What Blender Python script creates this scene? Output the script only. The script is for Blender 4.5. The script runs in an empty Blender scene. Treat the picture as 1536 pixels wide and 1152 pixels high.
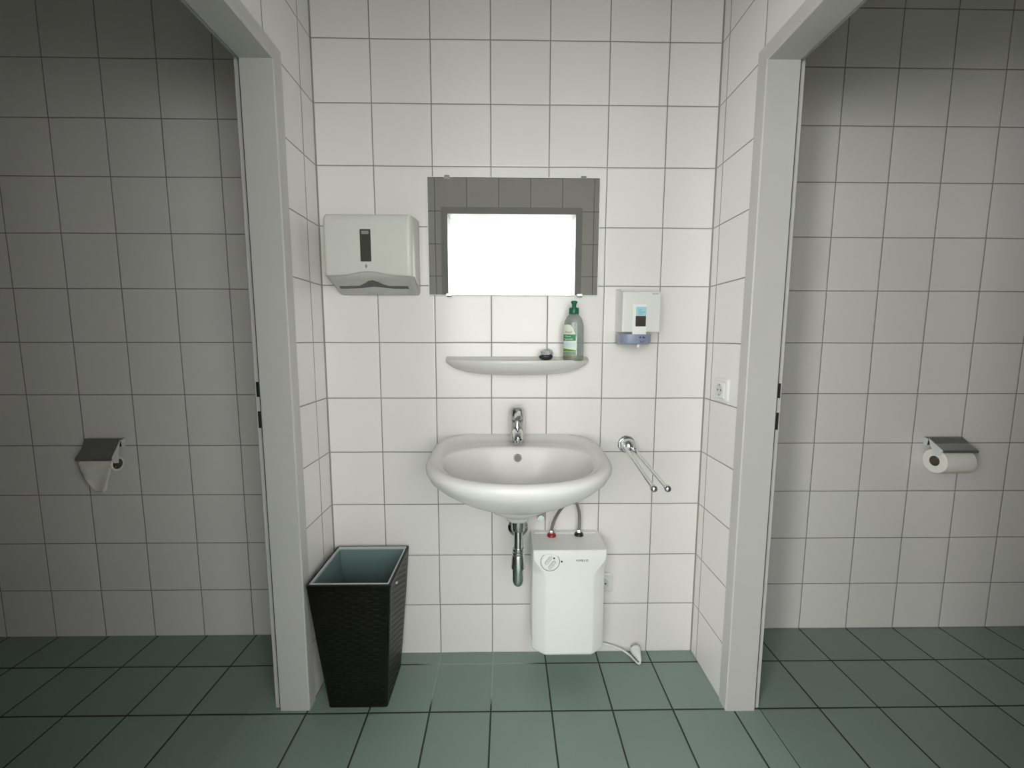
import bpy, bmesh, math, random
from mathutils import Vector, Matrix
random.seed(7)
S = bpy.context.scene
COL = S.collection
PI = math.pi

# ------------------------------------------------------------------ helpers
def sm(a, b, x):
    t = max(0.0, min(1.0, (x - a) / (b - a)))
    return t * t * (3 - 2 * t)

def shade(me, ang=38):
    bm = bmesh.new(); bm.from_mesh(me)
    for f in bm.faces: f.smooth = True
    for e in bm.edges:
        if len(e.link_faces) == 2:
            e.smooth = e.calc_face_angle(0) < math.radians(ang)
    bm.to_mesh(me); bm.free()

def wloc(o):
    v = Vector((0, 0, 0))
    while o is not None:
        v += o.location; o = o.parent
    return v

def obj(name, bm, m, parent=None, smooth=True, ang=38, bevel=0, seg=2, label=None, recalc=True):
    """bm holds world coordinates; linked as ONE mesh object"""
    if recalc: bmesh.ops.recalc_face_normals(bm, faces=bm.faces)
    me = bpy.data.meshes.new(name); bm.to_mesh(me); bm.free()
    me.materials.append(m)
    if smooth: shade(me, ang)
    o = bpy.data.objects.new(name, me); COL.objects.link(o)
    if parent is not None:
        o.parent = parent; o.location = -wloc(parent)
    if bevel:
        md = o.modifiers.new('bevel', 'BEVEL'); md.width = bevel; md.segments = seg; md.limit_method = 'ANGLE'; md.angle_limit = math.radians(38)
        md.harden_normals = False
    if label: o['label'] = label
    return o

def tag(o, label, cat, group=None):
    o['label'] = label; o['category'] = cat
    if group: o['group'] = group
    return o

def thing(name, loc, label, cat, group=None):
    o = bpy.data.objects.new(name, None); o.empty_display_size = .03
    COL.objects.link(o); o.location = loc
    return tag(o, label, cat, group)

def struct(o):
    o['kind'] = 'structure'; return o

def B(): return bmesh.new()

def box(bm, x0, x1, y0, y1, z0, z1):
    v = [bm.verts.new((x, y, z)) for x in (x0, x1) for y in (y0, y1) for z in (z0, z1)]
    for f in ((0,1,3,2),(4,6,7,5),(0,4,5,1),(2,3,7,6),(0,2,6,4),(1,5,7,3)): bm.faces.new([v[i] for i in f])
    return bm

def loft(bm, rings, cap0=True, cap1=True, closed=True):
    R = [[bm.verts.new(p) for p in r] for r in rings]
    n = len(R[0])
    for a, b in zip(R[:-1], R[1:]):
        for i in range(n if closed else n - 1):
            j = (i + 1) % n
            bm.faces.new((a[i], a[j], b[j], b[i]))
    if cap0: bm.faces.new(list(reversed(R[0])))
    if cap1: bm.faces.new(R[-1])
    return bm

def frame_of(d):
    d = Vector(d).normalized()
    u = d.orthogonal().normalized(); w = d.cross(u)
    return u, w, d

def lathe(bm, prof, c, axis=(0,0,1), n=32, cap0=True, cap1=True):
    """prof: (radius, distance along axis)"""
    u, w, d = frame_of(axis); c = Vector(c)
    rings = []
    for r, h in prof:
        rings.append([c + d * h + (u * math.cos(2*PI*i/n) + w * math.sin(2*PI*i/n)) * max(r, 1e-5) for i in range(n)])
    return loft(bm, rings, cap0, cap1)

def smooth_path(pts, k=8):
    P = [Vector(p) for p in pts]; out = []
    for i in range(len(P) - 1):
        p0 = P[max(i-1, 0)]; p1 = P[i]; p2 = P[i+1]; p3 = P[min(i+2, len(P)-1)]
        for s in range(k):
            t = s / k
            out.append(.5*((2*p1)+(p2-p0)*t+(2*p0-5*p1+4*p2-p3)*t*t+(3*p1-p0-3*p2+p3)*t**3))
    out.append(P[-1]); return out

def tube(bm, pts, r, n=12, squash=(1, 1)):
    P = [Vector(p) for p in pts]; rings = []
    u = None
    for i, p in enumerate(P):
        d = (P[min(i+1, len(P)-1)] - P[max(i-1, 0)]).normalized()
        if u is None: u = d.orthogonal().normalized()
        u = (u - d * u.dot(d)).normalized(); w = d.cross(u)
        rr = r(i / (len(P)-1)) if callable(r) else r
        rings.append([p + (u*math.cos(2*PI*k/n)*squash[0] + w*math.sin(2*PI*k/n)*squash[1])*rr for k in range(n)])
    return loft(bm, rings)

def prism(bm, poly, f, d0, d1):
    """poly: 2-D outline; f(a, b, d) -> world point"""
    return loft(bm, [[f(a, b, d0) for a, b in poly], [f(a, b, d1) for a, b in poly]])

def rrect(x0, x1, z0, z1, r, k=5):
    out = []
    for cx, cz, a0 in ((x1-r, z1-r, 0), (x0+r, z1-r, 90), (x0+r, z0+r, 180), (x1-r, z0+r, 270)):
        for i in range(k+1):
            a = math.radians(a0 + 90*i/k); out.append((cx + r*math.cos(a), cz + r*math.sin(a)))
    return out

def circ(cx, cz, r, n=28): return [(cx + r*math.cos(2*PI*i/n), cz + r*math.sin(2*PI*i/n)) for i in range(n)]

def lettering(name, body, size, loc, m, parent, right=(1,0,0), up=(0,0,1), width=None, align='CENTER', label=None, warp=None):
    cu = bpy.data.curves.new(name, 'FONT'); cu.body = body; cu.size = size; cu.align_x = align; cu.align_y = 'CENTER'; cu.resolution_u = 3
    cu.extrude = .0002
    t = bpy.data.objects.new(name + '_curve', cu); COL.objects.link(t)
    dg = bpy.context.evaluated_depsgraph_get()
    me = bpy.data.meshes.new_from_object(t.evaluated_get(dg)); bpy.data.objects.remove(t); bpy.data.curves.remove(cu)
    r = Vector(right).normalized(); u = Vector(up).normalized(); nn = r.cross(u)
    xs = [v.co.x for v in me.vertices]; w = (max(xs) - min(xs)) if xs else 1
    k = (width / w) if width else 1
    for v in me.vertices:
        a, b, c = v.co
        if warp: v.co = warp(a*k, b, c)
        else: v.co = Vector(loc) + r*a*k + u*b + nn*c
    me.materials.clear(); me.materials.append(m)
    me.name = name
    o = bpy.data.objects.new(name, me); COL.objects.link(o)
    o.parent = parent; o.location = -wloc(parent)
    if label: o['label'] = label
    return o

# ------------------------------------------------------------------ materials
def newmat(name):
    m = bpy.data.materials.new(name); m.use_nodes = True
    nt = m.node_tree; return m, nt, nt.nodes, nt.links, nt.nodes['Principled BSDF']

def rgb(h):
    h = h.lstrip('#'); c = [int(h[i:i+2], 16)/255 for i in (0, 2, 4)]
    return tuple((x/12.92 if x <= .04045 else ((x+.055)/1.055)**2.4) for x in c) + (1,)

def mat(name, col, rough=.5, metal=0, spec=.5, bump=0, bscale=60, var=0, vscale=8, coat=0, alpha=1, trans=0):
    m, nt, N, L, p = newmat(name)
    if isinstance(col, str): col = rgb(col)
    p.inputs['Base Color'].default_value = col
    p.inputs['Roughness'].default_value = rough; p.inputs['Metallic'].default_value = metal
    p.inputs['Specular IOR Level'].default_value = spec; p.inputs['Coat Weight'].default_value = coat
    tc = N.new('ShaderNodeTexCoord')
    if var:
        nz = N.new('ShaderNodeTexNoise'); nz.inputs['Scale'].default_value = vscale; nz.inputs['Detail'].default_value = 3
        L.new(tc.outputs['Object'], nz.inputs['Vector'])
        mx = N.new('ShaderNodeMix'); mx.data_type = 'RGBA'
        mx.inputs[6].default_value = tuple(c*(1-var) for c in col[:3]) + (1,); mx.inputs[7].default_value = tuple(min(1, c*(1+var)) for c in col[:3]) + (1,)
        L.new(nz.outputs['Fac'], mx.inputs[0]); L.new(mx.outputs[2], p.inputs['Base Color'])
    if bump:
        nz = N.new('ShaderNodeTexNoise'); nz.inputs['Scale'].default_value = bscale
        L.new(tc.outputs['Object'], nz.inputs['Vector'])
        b = N.new('ShaderNodeBump'); b.inputs['Strength'].default_value = bump; b.inputs['Distance'].default_value = .002
        L.new(nz.outputs['Fac'], b.inputs['Height']); L.new(b.outputs['Normal'], p.inputs['Normal'])
    return m

def thin(name, col, opac, rough=.08, spec=.5):
    """see-through plastic or glass: tinted transparency mixed with a glossy skin"""
    m, nt, N, L, p = newmat(name)
    p.inputs['Base Color'].default_value = col; p.inputs['Roughness'].default_value = rough; p.inputs['Specular IOR Level'].default_value = spec
    t = N.new('ShaderNodeBsdfTransparent'); t.inputs['Color'].default_value = tuple(.66 + .34*c for c in col[:3]) + (1,)
    mx = N.new('ShaderNodeMixShader'); mx.inputs[0].default_value = opac
    L.new(t.outputs[0], mx.inputs[1]); L.new(p.outputs[0], mx.inputs[2]); L.new(mx.outputs[0], N['Material Output'].inputs['Surface'])
    return m

def tile_mat(name, tile, grout, width=.0042, pitch=.2, rough=.2, grough=.7, var=.035, warp=.0016, light_patch=False, wav=.12):
    m, nt, N, L, p = newmat(name)
    def math_(op, a, b=None, c=None):
        n = N.new('ShaderNodeMath'); n.operation = op
        for i, v in enumerate((a, b, c)):
            if v is None: continue
            if isinstance(v, (int, float)): n.inputs[i].default_value = v
            else: L.new(v, n.inputs[i])
        return n.outputs[0]
    uv = N.new('ShaderNodeUVMap'); uv.uv_map = 'UVMap'
    nz = N.new('ShaderNodeTexNoise'); nz.inputs['Scale'].default_value = 4.5; nz.inputs['Detail'].default_value = 2
    L.new(uv.outputs[0], nz.inputs['Vector'])
    sub = N.new('ShaderNodeVectorMath'); sub.operation = 'SUBTRACT'; L.new(nz.outputs['Color'], sub.inputs[0]); sub.inputs[1].default_value = (.5,.5,.5)
    sc = N.new('ShaderNodeVectorMath'); sc.operation = 'SCALE'; L.new(sub.outputs[0], sc.inputs[0]); sc.inputs['Scale'].default_value = warp*2
    ad = N.new('ShaderNodeVectorMath'); ad.operation = 'ADD'; L.new(uv.outputs[0], ad.inputs[0]); L.new(sc.outputs[0], ad.inputs[1])
    sep = N.new('ShaderNodeSeparateXYZ'); L.new(ad.outputs[0], sep.inputs[0])
    ds, ids = [], []
    for k in range(2):
        q = math_('DIVIDE', sep.outputs[k], pitch)
        fr = math_('FRACT', q); ids.append(math_('FLOOR', q))
        ds.append(math_('MULTIPLY', math_('MINIMUM', fr, math_('SUBTRACT', 1.0, fr)), pitch))
    d = math_('MINIMUM', ds[0], ds[1])
    mr = N.new('ShaderNodeMapRange'); mr.interpolation_type = 'SMOOTHSTEP'
    L.new(d, mr.inputs[0]); mr.inputs[1].default_value = width*.5-.0007; mr.inputs[2].default_value = width*.5+.0009
    fac = mr.outputs[0]                               # 0 grout, 1 tile
    cmb = N.new('ShaderNodeCombineXYZ'); L.new(ids[0], cmb.inputs[0]); L.new(ids[1], cmb.inputs[1])
    wn = N.new('ShaderNodeTexWhiteNoise'); L.new(cmb.outputs[0], wn.inputs['Vector'])
    n2 = N.new('ShaderNodeTexNoise'); n2.inputs['Scale'].default_value = 9; n2.inputs['Detail'].default_value = 4; L.new(uv.outputs[0], n2.inputs['Vector'])
    br = math_('ADD', math_('MULTIPLY', wn.outputs['Value'], var*1.2), math_('MULTIPLY', n2.outputs['Fac'], var*.8))
    br = math_('ADD', br, 1 - var)
    tcol = N.new('ShaderNodeVectorMath'); tcol.operation = 'SCALE'; tcol.inputs[0].default_value = tile[:3]; L.new(br, tcol.inputs['Scale'])
    mx = N.new('ShaderNodeMix'); mx.data_type = 'RGBA'; L.new(fac, mx.inputs[0]); mx.inputs[6].default_value = grout; L.new(tcol.outputs[0], mx.inputs[7])
    if light_patch:                                   # pale sealant left in some joints by the wall
        sp = N.new('ShaderNodeSeparateXYZ'); L.new(uv.outputs[0], sp.inputs[0])
        def band(v, a, b, e):
            r1 = N.new('ShaderNodeMapRange'); L.new(v, r1.inputs[0]); r1.inputs[1].default_value = a-e; r1.inputs[2].default_value = a+e
            r2 = N.new('ShaderNodeMapRange'); L.new(v, r2.inputs[0]); r2.inputs[1].default_value = b-e; r2.inputs[2].default_value = b+e; r2.inputs[3].default_value = 1; r2.inputs[4].default_value = 0
            return math_('MULTIPLY', r1.outputs[0], r2.outputs[0])
        pm = math_('MULTIPLY', band(sp.outputs[0], 19.75, 20.14, .03), band(sp.outputs[1], 19.84, 20.2, .02))
        g2 = N.new('ShaderNodeMix'); g2.data_type = 'RGBA'; L.new(pm, g2.inputs[0]); g2.inputs[6].default_value = grout; g2.inputs[7].default_value = rgb('93a199')
        L.new(g2.outputs[2], mx.inputs[6])
    L.new(mx.outputs[2], p.inputs['Base Color'])
    rr = N.new('ShaderNodeMix'); rr.data_type = 'FLOAT'; L.new(fac, rr.inputs[0]); rr.inputs[2].default_value = grough; rr.inputs[3].default_value = rough
    L.new(rr.outputs[0], p.inputs['Roughness'])
    pil = N.new('ShaderNodeMapRange'); pil.interpolation_type = 'SMOOTHSTEP'; L.new(d, pil.inputs[0]); pil.inputs[1].default_value = width*.3; pil.inputs[2].default_value = width*.5+.003
    n3 = N.new('ShaderNodeTexNoise'); n3.inputs['Scale'].default_value = 7; n3.inputs['Detail'].default_value = 1; L.new(uv.outputs[0], n3.inputs['Vector'])
    h = math_('ADD', pil.outputs[0], math_('MULTIPLY', n3.outputs['Fac'], wav*4))
    bp = N.new('ShaderNodeBump'); bp.inputs['Strength'].default_value = .55; bp.inputs['Distance'].default_value = .0011
    L.new(h, bp.inputs['Height']); L.new(bp.outputs[0], p.inputs['Normal'])
    return m

M = {}
M['tile'] = tile_mat('white_wall_tile', (.79,.757,.742), rgb('858380'), rough=.22, width=.0034)
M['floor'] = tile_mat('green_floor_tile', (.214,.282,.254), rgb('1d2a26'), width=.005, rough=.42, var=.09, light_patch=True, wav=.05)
M['floor_stall_shade'] = tile_mat('green_floor_tile_stall_shade', (.194,.258,.233), rgb('121c19'), width=.005, rough=.42, var=.09, wav=.05)  # same green tile, darkened in colour for the shade inside the stalls
M['frame'] = mat('light_grey_painted_steel', (.515,.500,.486,1), .42, var=.03, vscale=3)
M['frame_edge'] = mat('grey_seal', rgb('4d4f4c'), .6)
M['dark'] = mat('dark_slot', rgb('161715'), .7)
M['ceil'] = mat('ceiling_paint', (.75,.74,.71,1), .8)
M['paint'] = mat('white_wall_paint', (.85,.85,.83,1), .7)
M['ceramic'] = mat('white_glazed_ceramic', (.69,.672,.652,1), .24, spec=.35)
M['chrome'] = mat('chrome', (.64,.65,.655,1), .08, 1)
M['chrome_soft'] = mat('brushed_chrome', (.56,.57,.57,1), .24, 1)
M['mirror'] = mat('mirror_silver', (.90,.925,.915,1), .0, 1)
M['mirror_edge'] = mat('mirror_glass_edge', (.82,.87,.86,1), .15)
M['plastic'] = mat('white_plastic', (.74,.735,.71,1), .3)
M['plastic_warm'] = mat('cream_white_plastic', (.66,.645,.605,1), .33)
M['plastic_dim'] = mat('pale_grey_plastic', (.50,.495,.455,1), .4)
M['well'] = mat('socket_well_plastic', (.60,.59,.565,1), .4)
M['enamel'] = mat('white_enamel_casing', (.86,.86,.845,1), .28)
M['window_dark'] = mat('smoked_window', rgb('44443f'), .25)
M['logo'] = mat('silver_badge', rgb('8a8b86'), .4)
M['grey_print'] = mat('grey_print', rgb('8f8f8d'), .6)
M['scale'] = mat('dial_print', rgb('4c4e4c'), .6)
M['ridge'] = mat('dial_ridge', (.66,.66,.64,1), .35)
M['black'] = mat('black_plastic', rgb('1a1a1a'), .4)
M['red'] = mat('red_plastic', rgb('8e1f28'), .35)
M['blue_grey'] = mat('blue_grey_plastic', rgb('8b92aa'), .3)
M['navy'] = mat('navy_print', rgb('303a7a'), .5)
M['cyan'] = mat('cyan_label_print', rgb('a3cfd8'), .45)
M['teal_print'] = mat('teal_print', rgb('4f8fa0'), .5)
M['brown_pic'] = mat('dark_label_picture', rgb('3c332e'), .35, var=.5, vscale=120)
M['green_cap'] = mat('dark_green_plastic', rgb('04623f'), .35)
M['label'] = mat('pale_label', rgb('d5e0cc'), .5)
M['label_green'] = mat('label_green', rgb('0f7a48'), .5)
M['label_leaf'] = mat('label_leaf_green', rgb('5c8f2f'), .5, var=.5, vscale=200)
M['label_teal'] = mat('label_grey_green', rgb('6f8a78'), .5)
M['label_blue'] = mat('label_pale_blue', rgb('c4d6dc'), .5)
M['red_print'] = mat('red_print', rgb('a8484c'), .5)
M['white_print'] = mat('white_print', rgb('e8efe8'), .5)
M['bottle'] = thin('clear_bottle_plastic', (.36,.42,.385,1), .40, .05, 1.0)
M['liquid'] = mat('yellow_green_liquid', rgb('8a8530'), .1)
M['wicker'] = mat('black_brown_wicker', (.0042,.0040,.0036,1), .38, spec=.35, var=.4, vscale=90)
M['liner'] = mat('blue_grey_liner', rgb('6a7e80'), .4, var=.06, vscale=6)
M['liner_rim'] = mat('liner_rim', rgb('b5bcb9'), .35)
M['hose'] = mat('braided_steel', rgb('9c968d'), .3, .85, bump=.8, bscale=500)
M['paper'] = mat('white_paper', (.78,.755,.70,1), .9, bump=.25, bscale=90)
M['card'] = mat('cardboard_core', rgb('6b6154'), .9)
M['lump'] = mat('dark_crumpled_rubber', rgb('272b30'), .4, bump=.6, bscale=120)
M['film'] = mat('grey_crumpled_film', rgb('b0b2b5'), .3, bump=.7, bscale=150)
M['silicone'] = mat('grey_silicone', rgb('8e8c87'), .6)
M['blind'] = mat('white_blind', (.85,.85,.83,1), .6)
M['glass'] = thin('window_glass', (.9,.95,.95,1), .06, .02)
M['lampglass'] = mat('opal_lamp_cover', (.9,.9,.88,1), .5)

# ------------------------------------------------------------------ room
XL, XR = -.5951, .7777          # side walls of the washroom
YF = -1.22                       # entrance wall
HC = 2.62
SL, SR = -2.45, 2.65            # outer walls of the two stalls
YBL, YBR = .1075, .1173

def tiled(o, ux=(0, 1), uy=(0, 1), voff=0):
    """UVs in metres by face direction.  ux: (offset, sign) for faces looking along Y, uy: for faces looking along X"""
    me = o.data; uv = me.uv_layers.new(name='UVMap')
    for p in me.polygons:
        n = p.normal
        for li in p.loop_indices:
            c = me.vertices[me.loops[li].vertex_index].co
            if abs(n.z) > .7: u, v = c.x*ux[1] + ux[0], c.y*uy[1] + uy[0]
            elif abs(n.y) > .7: u, v = c.x*ux[1] + ux[0], c.z + voff
            else: u, v = c.y*uy[1] + uy[0], c.z + voff
            uv.data[li].uv = (u + 20, v + 20)
    return o

def slab(name, m, *b, **k):
    o = obj(name, box(B(), *b), m, smooth=False); struct(o)
    if k: tiled(o, **k)
    return o

# floor: three fields of tiles, one per room
slab('floor', M['floor'], -.7895, .8895, -1.34, .06, -.05, 0, ux=(-.0028, 1), uy=(.0564, 1))
slab('floor_stall_left', M['floor_stall_shade'], SL-.1, -.7895, -1.34, .25, -.05, 0, ux=(.786-.012, 1), uy=(.0564, 1))
slab('floor_stall_right', M['floor_stall_shade'], .8895, SR+.1, -1.34, .25, -.05, 0, ux=(-1.0895, 1), uy=(.0564, 1))
slab('ceiling', M['ceil'], SL-.1, SR+.1, -1.34, .3, HC, HC+.08)
slab('wall_back', M['tile'], XL, XR, 0, .16, -.05, HC, ux=(0, 1), uy=(0, 1))

def side_wall(name, x_room, x_stall, yj, y1, uoff):
    """partition with a doorway; yj = outer edge of frame nearest the back wall"""
    yn = yj - .933
    outl = [(.3, 0), (yj, 0), (yj, 2.019), (yn, 2.019), (yn, 0), (YF, 0), (YF, HC), (.3, HC)]
    bm = B(); prism(bm, outl, lambda a, b, d: Vector((d, a, b)), x_room, x_stall)
    o = struct(obj(name, bm, M['tile'], smooth=False)); tiled(o, uy=(uoff, 1)); return o
side_wall('wall_left', XL, XL-.105, -.204, 0, .0827)
side_wall('wall_right', XR, XR+.108, -.222, 0, .0432)
slab('wall_stall_left_back', M['tile'], SL-.1, XL-.105, YBL, .28, -.05, HC, ux=(.9861, 1), voff=.002)
slab('wall_stall_right_back', M['tile'], XR+.108, SR+.1, YBR, .28, -.05, HC, ux=(-1.2895, 1), voff=-.001)
slab('wall_stall_left_side', M['tile'], SL-.1, SL, YF, YBL, -.05, HC, uy=(.0, 1))
slab('wall_stall_right_side', M['tile'], SR, SR+.1, YF, YBR, -.05, HC, uy=(.0, 1))

# entrance wall with its doorway (seen in the mirror)
DX0, DX1, DZ = -.316, .492, 1.994
bm = B()
prism(bm, [(SL-.1, 0), (DX0-.02, 0), (DX0-.02, DZ+.02), (DX1+.02, DZ+.02), (DX1+.02, 0), (SR+.1, 0), (SR+.1, HC), (SL-.1, HC)],
      lambda a, b, d: Vector((a, d, b)), YF, YF-.12)
tiled(struct(obj('wall_front', bm, M['tile'], smooth=False)), ux=(-.006, 1), voff=-.012)

# silicone joints in the two room corners
for nm, x in (('trim_1', XL), ('trim_2', XR)):
    bm = B(); s = 1 if x < 0 else -1
    prism(bm, [(x, 0), (x + s*.0042, 0), (x, -.0042)], lambda a, b, d: Vector((a, b, d)), 0.001, HC-.001)
    struct(obj(nm, bm, M['silicone'], smooth=False))

# steel door frames of the two stalls: profile swept round the opening
def door_frame(name, x, s, yj, holes):
    """x: room face of the wall, s: direction into the stall, yj: outer edge of the frame on the back-wall side"""
    y0 = yj - .0425; y1 = yj - .8905; zt = 1.983
    prof = [(0, .0425), (-.004, .0425), (-.004, .003), (-.001, 0), (.0905, 0), (.0905, .022), (.0955, .022), (.0955, .0125), (.112, .0125), (.114, .0145), (.114, .0425), (.105, .0425)]
    # (depth into wall from the room face, distance outward from the opening)
    def st(pt, kind):
        a, t = pt; X = x + s*a
        return {'fb': Vector((X, y0+t, 0.0)), 'ft': Vector((X, y0+t, zt+t)), 'nt': Vector((X, y1-t, zt+t)), 'nb': Vector((X, y1-t, 0.0))}[kind]
    bm = B(); loft(bm, [[st(p, k) for p in prof] for k in ('fb', 'ft', 'nt', 'nb')])
    fr = struct(obj(name, bm, M['frame'], ang=30))
    # dark rubber seal lying in the rebate
    sp = [(.0908, .0035), (.0952, .0035), (.0952, .0215), (.0908, .0215)]
    bm = B(); loft(bm, [[st(p, k) for p in sp] for k in ('fb', 'ft', 'nt', 'nb')])
    obj('door_seal', bm, M['frame_edge'], fr, smooth=False, label='dark rubber seal in the rebate')
    for z0, z1 in holes:
        bm = B(); xs = sorted((x + s*.0965, x + s*.1085)); ys = y0 + .0125
        box(bm, xs[0], xs[1], ys-.0012, ys+.004, z0, z1)
        obj('strike_hole', bm, M['dark'], fr, smooth=False, label='dark latch opening in the frame')
    return fr
door_frame('door_1', XL, -1, -.2027, ((1.037, 1.083), (.941, .993)))
door_frame('door_2', XR, 1, -.2215, ((1.036, 1.081), (.938, .991)))

# frame of the entrance doorway
prof = [(0, .041), (-.003, .041), (-.003, 0), (.132, 0), (.132, .041), (.12, .041), (.12, .02), (0, .02)]
def st3(p, k):
    a, t = p; Y = YF - a
    return {'l': Vector((DX0-t, Y, 0)), 'lt': Vector((DX0-t, Y, DZ+t)), 'rt': Vector((DX1+t, Y, DZ+t)), 'r': Vector((DX1+t, Y, 0))}[k]
bm = B(); loft(bm, [[st3(p, k) for p in prof] for k in ('l', 'lt', 'rt', 'r')])
struct(obj('door_3', bm, M['frame'], ang=30))

# bright room beyond the entrance (only met in the mirror)
CY0, CY1, CX0, CX1, CH = YF-.12, -3.4, -4.0, 4.0, 2.635
slab('floor_corridor', M['floor'], CX0, CX1, CY1, CY0, -.05, 0, ux=(0, 1), uy=(.0564, 1))
slab('ceiling_corridor', M['paint'], CX0-.1, CX1+.1, CY1-.1, CY0, CH, CH+.08)
slab('wall_corridor_left', M['paint'], CX0-.1, CX0, CY1-.1, CY0, -.05, CH)
slab('wall_corridor_right', M['paint'], CX1, CX1+.1, CY1-.1, CY0, -.05, CH)
slab('wall_corridor_near', M['paint'], CX0-.1, CX1+.1, CY0-.0, CY0+.005, HC, CH)
WZ0, WZ1 = .75, 2.47
WINS = ((-3.7, -1.68), (-1.60, -.31), (-.24, 3.6))  # first bay is unseen, added to throw light into the right stall
bm = B()
for (a0, a1, b0, b1) in ((CX0-.1, WINS[0][0], -.05, CH), (WINS[0][1], WINS[1][0], WZ0, WZ1), (WINS[1][1], WINS[2][0], WZ0, WZ1), (WINS[2][1], CX1+.1, -.05, CH), (WINS[0][0], WINS[2][1], -.05, WZ0), (WINS[0][0], WINS[2][1], WZ1, CH)):
    box(bm, a0, a1, CY1-.2, CY1, b0, b1)
struct(obj('wall_corridor_far', bm, M['paint'], smooth=False))
for k, (WX0, WX1) in enumerate(WINS):
    bm = B(); xm = (WX0+WX1)/2
    for (a0, a1, b0, b1) in ((WX0, WX0+.06, WZ0, WZ1), (WX1-.06, WX1, WZ0, WZ1), (WX0+.06, WX1-.06, WZ0, WZ0+.06), (WX0+.06, WX1-.06, WZ1-.06, WZ1), (xm-.03, xm+.03, WZ0+.06, WZ1-.06)):
        box(bm, a0, a1, CY1-.10, CY1-.04, b0, b1)
    wf = struct(obj('window_%d' % (k+1), bm, M['blind'], smooth=False))
    bm = B(); box(bm, WX0+.05, WX1-.05, CY1-.075, CY1-.070, WZ0+.05, WZ1-.05)
    obj('pane', bm, M['glass'], wf, smooth=False)

# ------------------------------------------------------------------ wash basin
BX = .0905
def sgnp(v, p): return math.copysign(abs(v)**p, v)
def bring(a, yb, ym, yf, z, nb=4.5, nf=2.2, n=160, tilt=True):
    out = []
    for i in range(n):
        t = 2*PI*i/n; c, s = math.cos(t), math.sin(t)
        e = 2/(nb if s > 0 else nf)
        x = BX + a*sgnp(c, e)
        y = ym + (yb-ym)*abs(s)**e if s > 0 else ym + (yf-ym)*abs(s)**e
        zz = z
        if tilt: zz -= .030*(max(0, -y-.12)/.35)**1.2 * sm(.70, .84, z)
        out.append(Vector((x, y, zz)))
    return out
basin = thing('wash_basin', (BX, 0, .63), 'white ceramic wall-hung wash basin below the oval shelf', 'sink')
rings = [bring(.028,-.170,-.2,-.230,.632), bring(.036,-.162,-.2,-.238,.634), bring(.040,-.158,-.2,-.242,.642), bring(.043,-.152,-.2,-.247,.650, nb=2.4),
         bring(.062,-.10,-.2,-.264,.660, nb=2.6), bring(.090,-.03,-.2,-.287,.674, nb=3), bring(.108,-.012,-.2,-.302,.690, nb=3), bring(.116,-.006,-.2,-.311,.702), bring(.121,-.004,-.2,-.317,.7035), bring(.129,-.003,-.2,-.329,.7050), bring(.150,-.001,-.203,-.349,.712), bring(.182,-.001,-.21,-.378,.730), bring(.213,-.001,-.222,-.404,.753),
         bring(.243,-.001,-.24,-.432,.784),
         bring(.266,-.001,-.26,-.458,.818), bring(.2755,-.001,-.268,-.470,.842), bring(.2768,-.001,-.27,-.472,.853), bring(.273,-.001,-.27,-.468,.863),
         bring(.264,-.003,-.27,-.458,.8685), bring(.254,-.009,-.267,-.447,.867), bring(.246,-.020,-.262,-.439,.8595), bring(.240,-.030,-.258,-.433,.8545), bring(.236,-.060,-.256,-.430,.8530, nb=3.4),
         bring(.233,-.116,-.256,-.427,.8525, nb=2.5), bring(.230,-.121,-.255,-.424,.8510, nb=2.5), bring(.226,-.124,-.254,-.420,.8460, nb=2.45), bring(.217,-.128,-.252,-.412,.832, nb=2.4), bring(.200,-.135,-.25,-.396,.808, nb=2.3), bring(.172,-.145,-.24,-.364,.772, nb=2.2),
         bring(.13,-.155,-.232,-.320,.738, nb=2.1), bring(.08,-.17,-.222,-.272,.720, nb=2), bring(.034,-.185,-.21,-.237,.714, nb=2, nf=2)]
obj('bowl', loft(B(), rings), M['ceramic'], basin, ang=60)
bm = B(); lathe(bm, [(.033,.0),(.033,.003),(.026,.0045),(.024,.002),(.0,.002)], (BX, -.21, .7145), (0,0,1), 28)
obj('drain_ring', bm, M['chrome'], basin, label='chrome drain ring at the bottom of the bowl')
# overflow on the back slope of the bowl
ov = Vector((BX+.001, -.1355, .8165)); od = Vector((0, -.96, .27)).normalized()
bm = B(); lathe(bm, [(.0135,-.006),(.0135,.0015),(.0118,.003),(.0102,.0015),(.0102,-.004)], ov, od, 28, False, False)
ovr = obj('overflow_ring', bm, M['chrome_soft'], basin, label='chrome overflow ring')
bm = B(); lathe(bm, [(.0104,-.004),(.0104,.0010),(.0,.0010)], ov, od, 24)
obj('overflow_hole', bm, mat('overflow_shadow', rgb('6d6a66'), .5, .3), ovr)

# ------------------------------------------------------------------ faucet
TX, TY = .0915, -.052
fau = thing('faucet', (TX, TY, .853), 'chrome single-lever basin mixer tap at the back of the wash basin', 'tap')
bm = B(); lathe(bm, [(.0258,.0),(.0258,.004),(.0242,.007),(.0236,.03),(.0236,.055),(.0240,.072),(.0240,.077)], (TX, TY, .8537), (0,0,1), 36)
obj('tap_body', bm, M['chrome'], fau)
bm = B()
pts = smooth_path([(TX, TY, .888), (TX, TY-.03, .893), (TX, TY-.065, .896), (TX, TY-.098, .893), (TX, TY-.108, .884)], 6)
tube(bm, pts, lambda t: .0195-.0045*t, 18, (1, 1))
sp = obj('spout', bm, M['chrome'], fau)
bm = B(); lathe(bm, [(.0105,0),(.0125,.002),(.0125,.012),(.011,.013)], (TX, TY-.109, .873), (0,0,1), 24)
obj('aerator', bm, M['chrome_soft'], sp)
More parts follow.
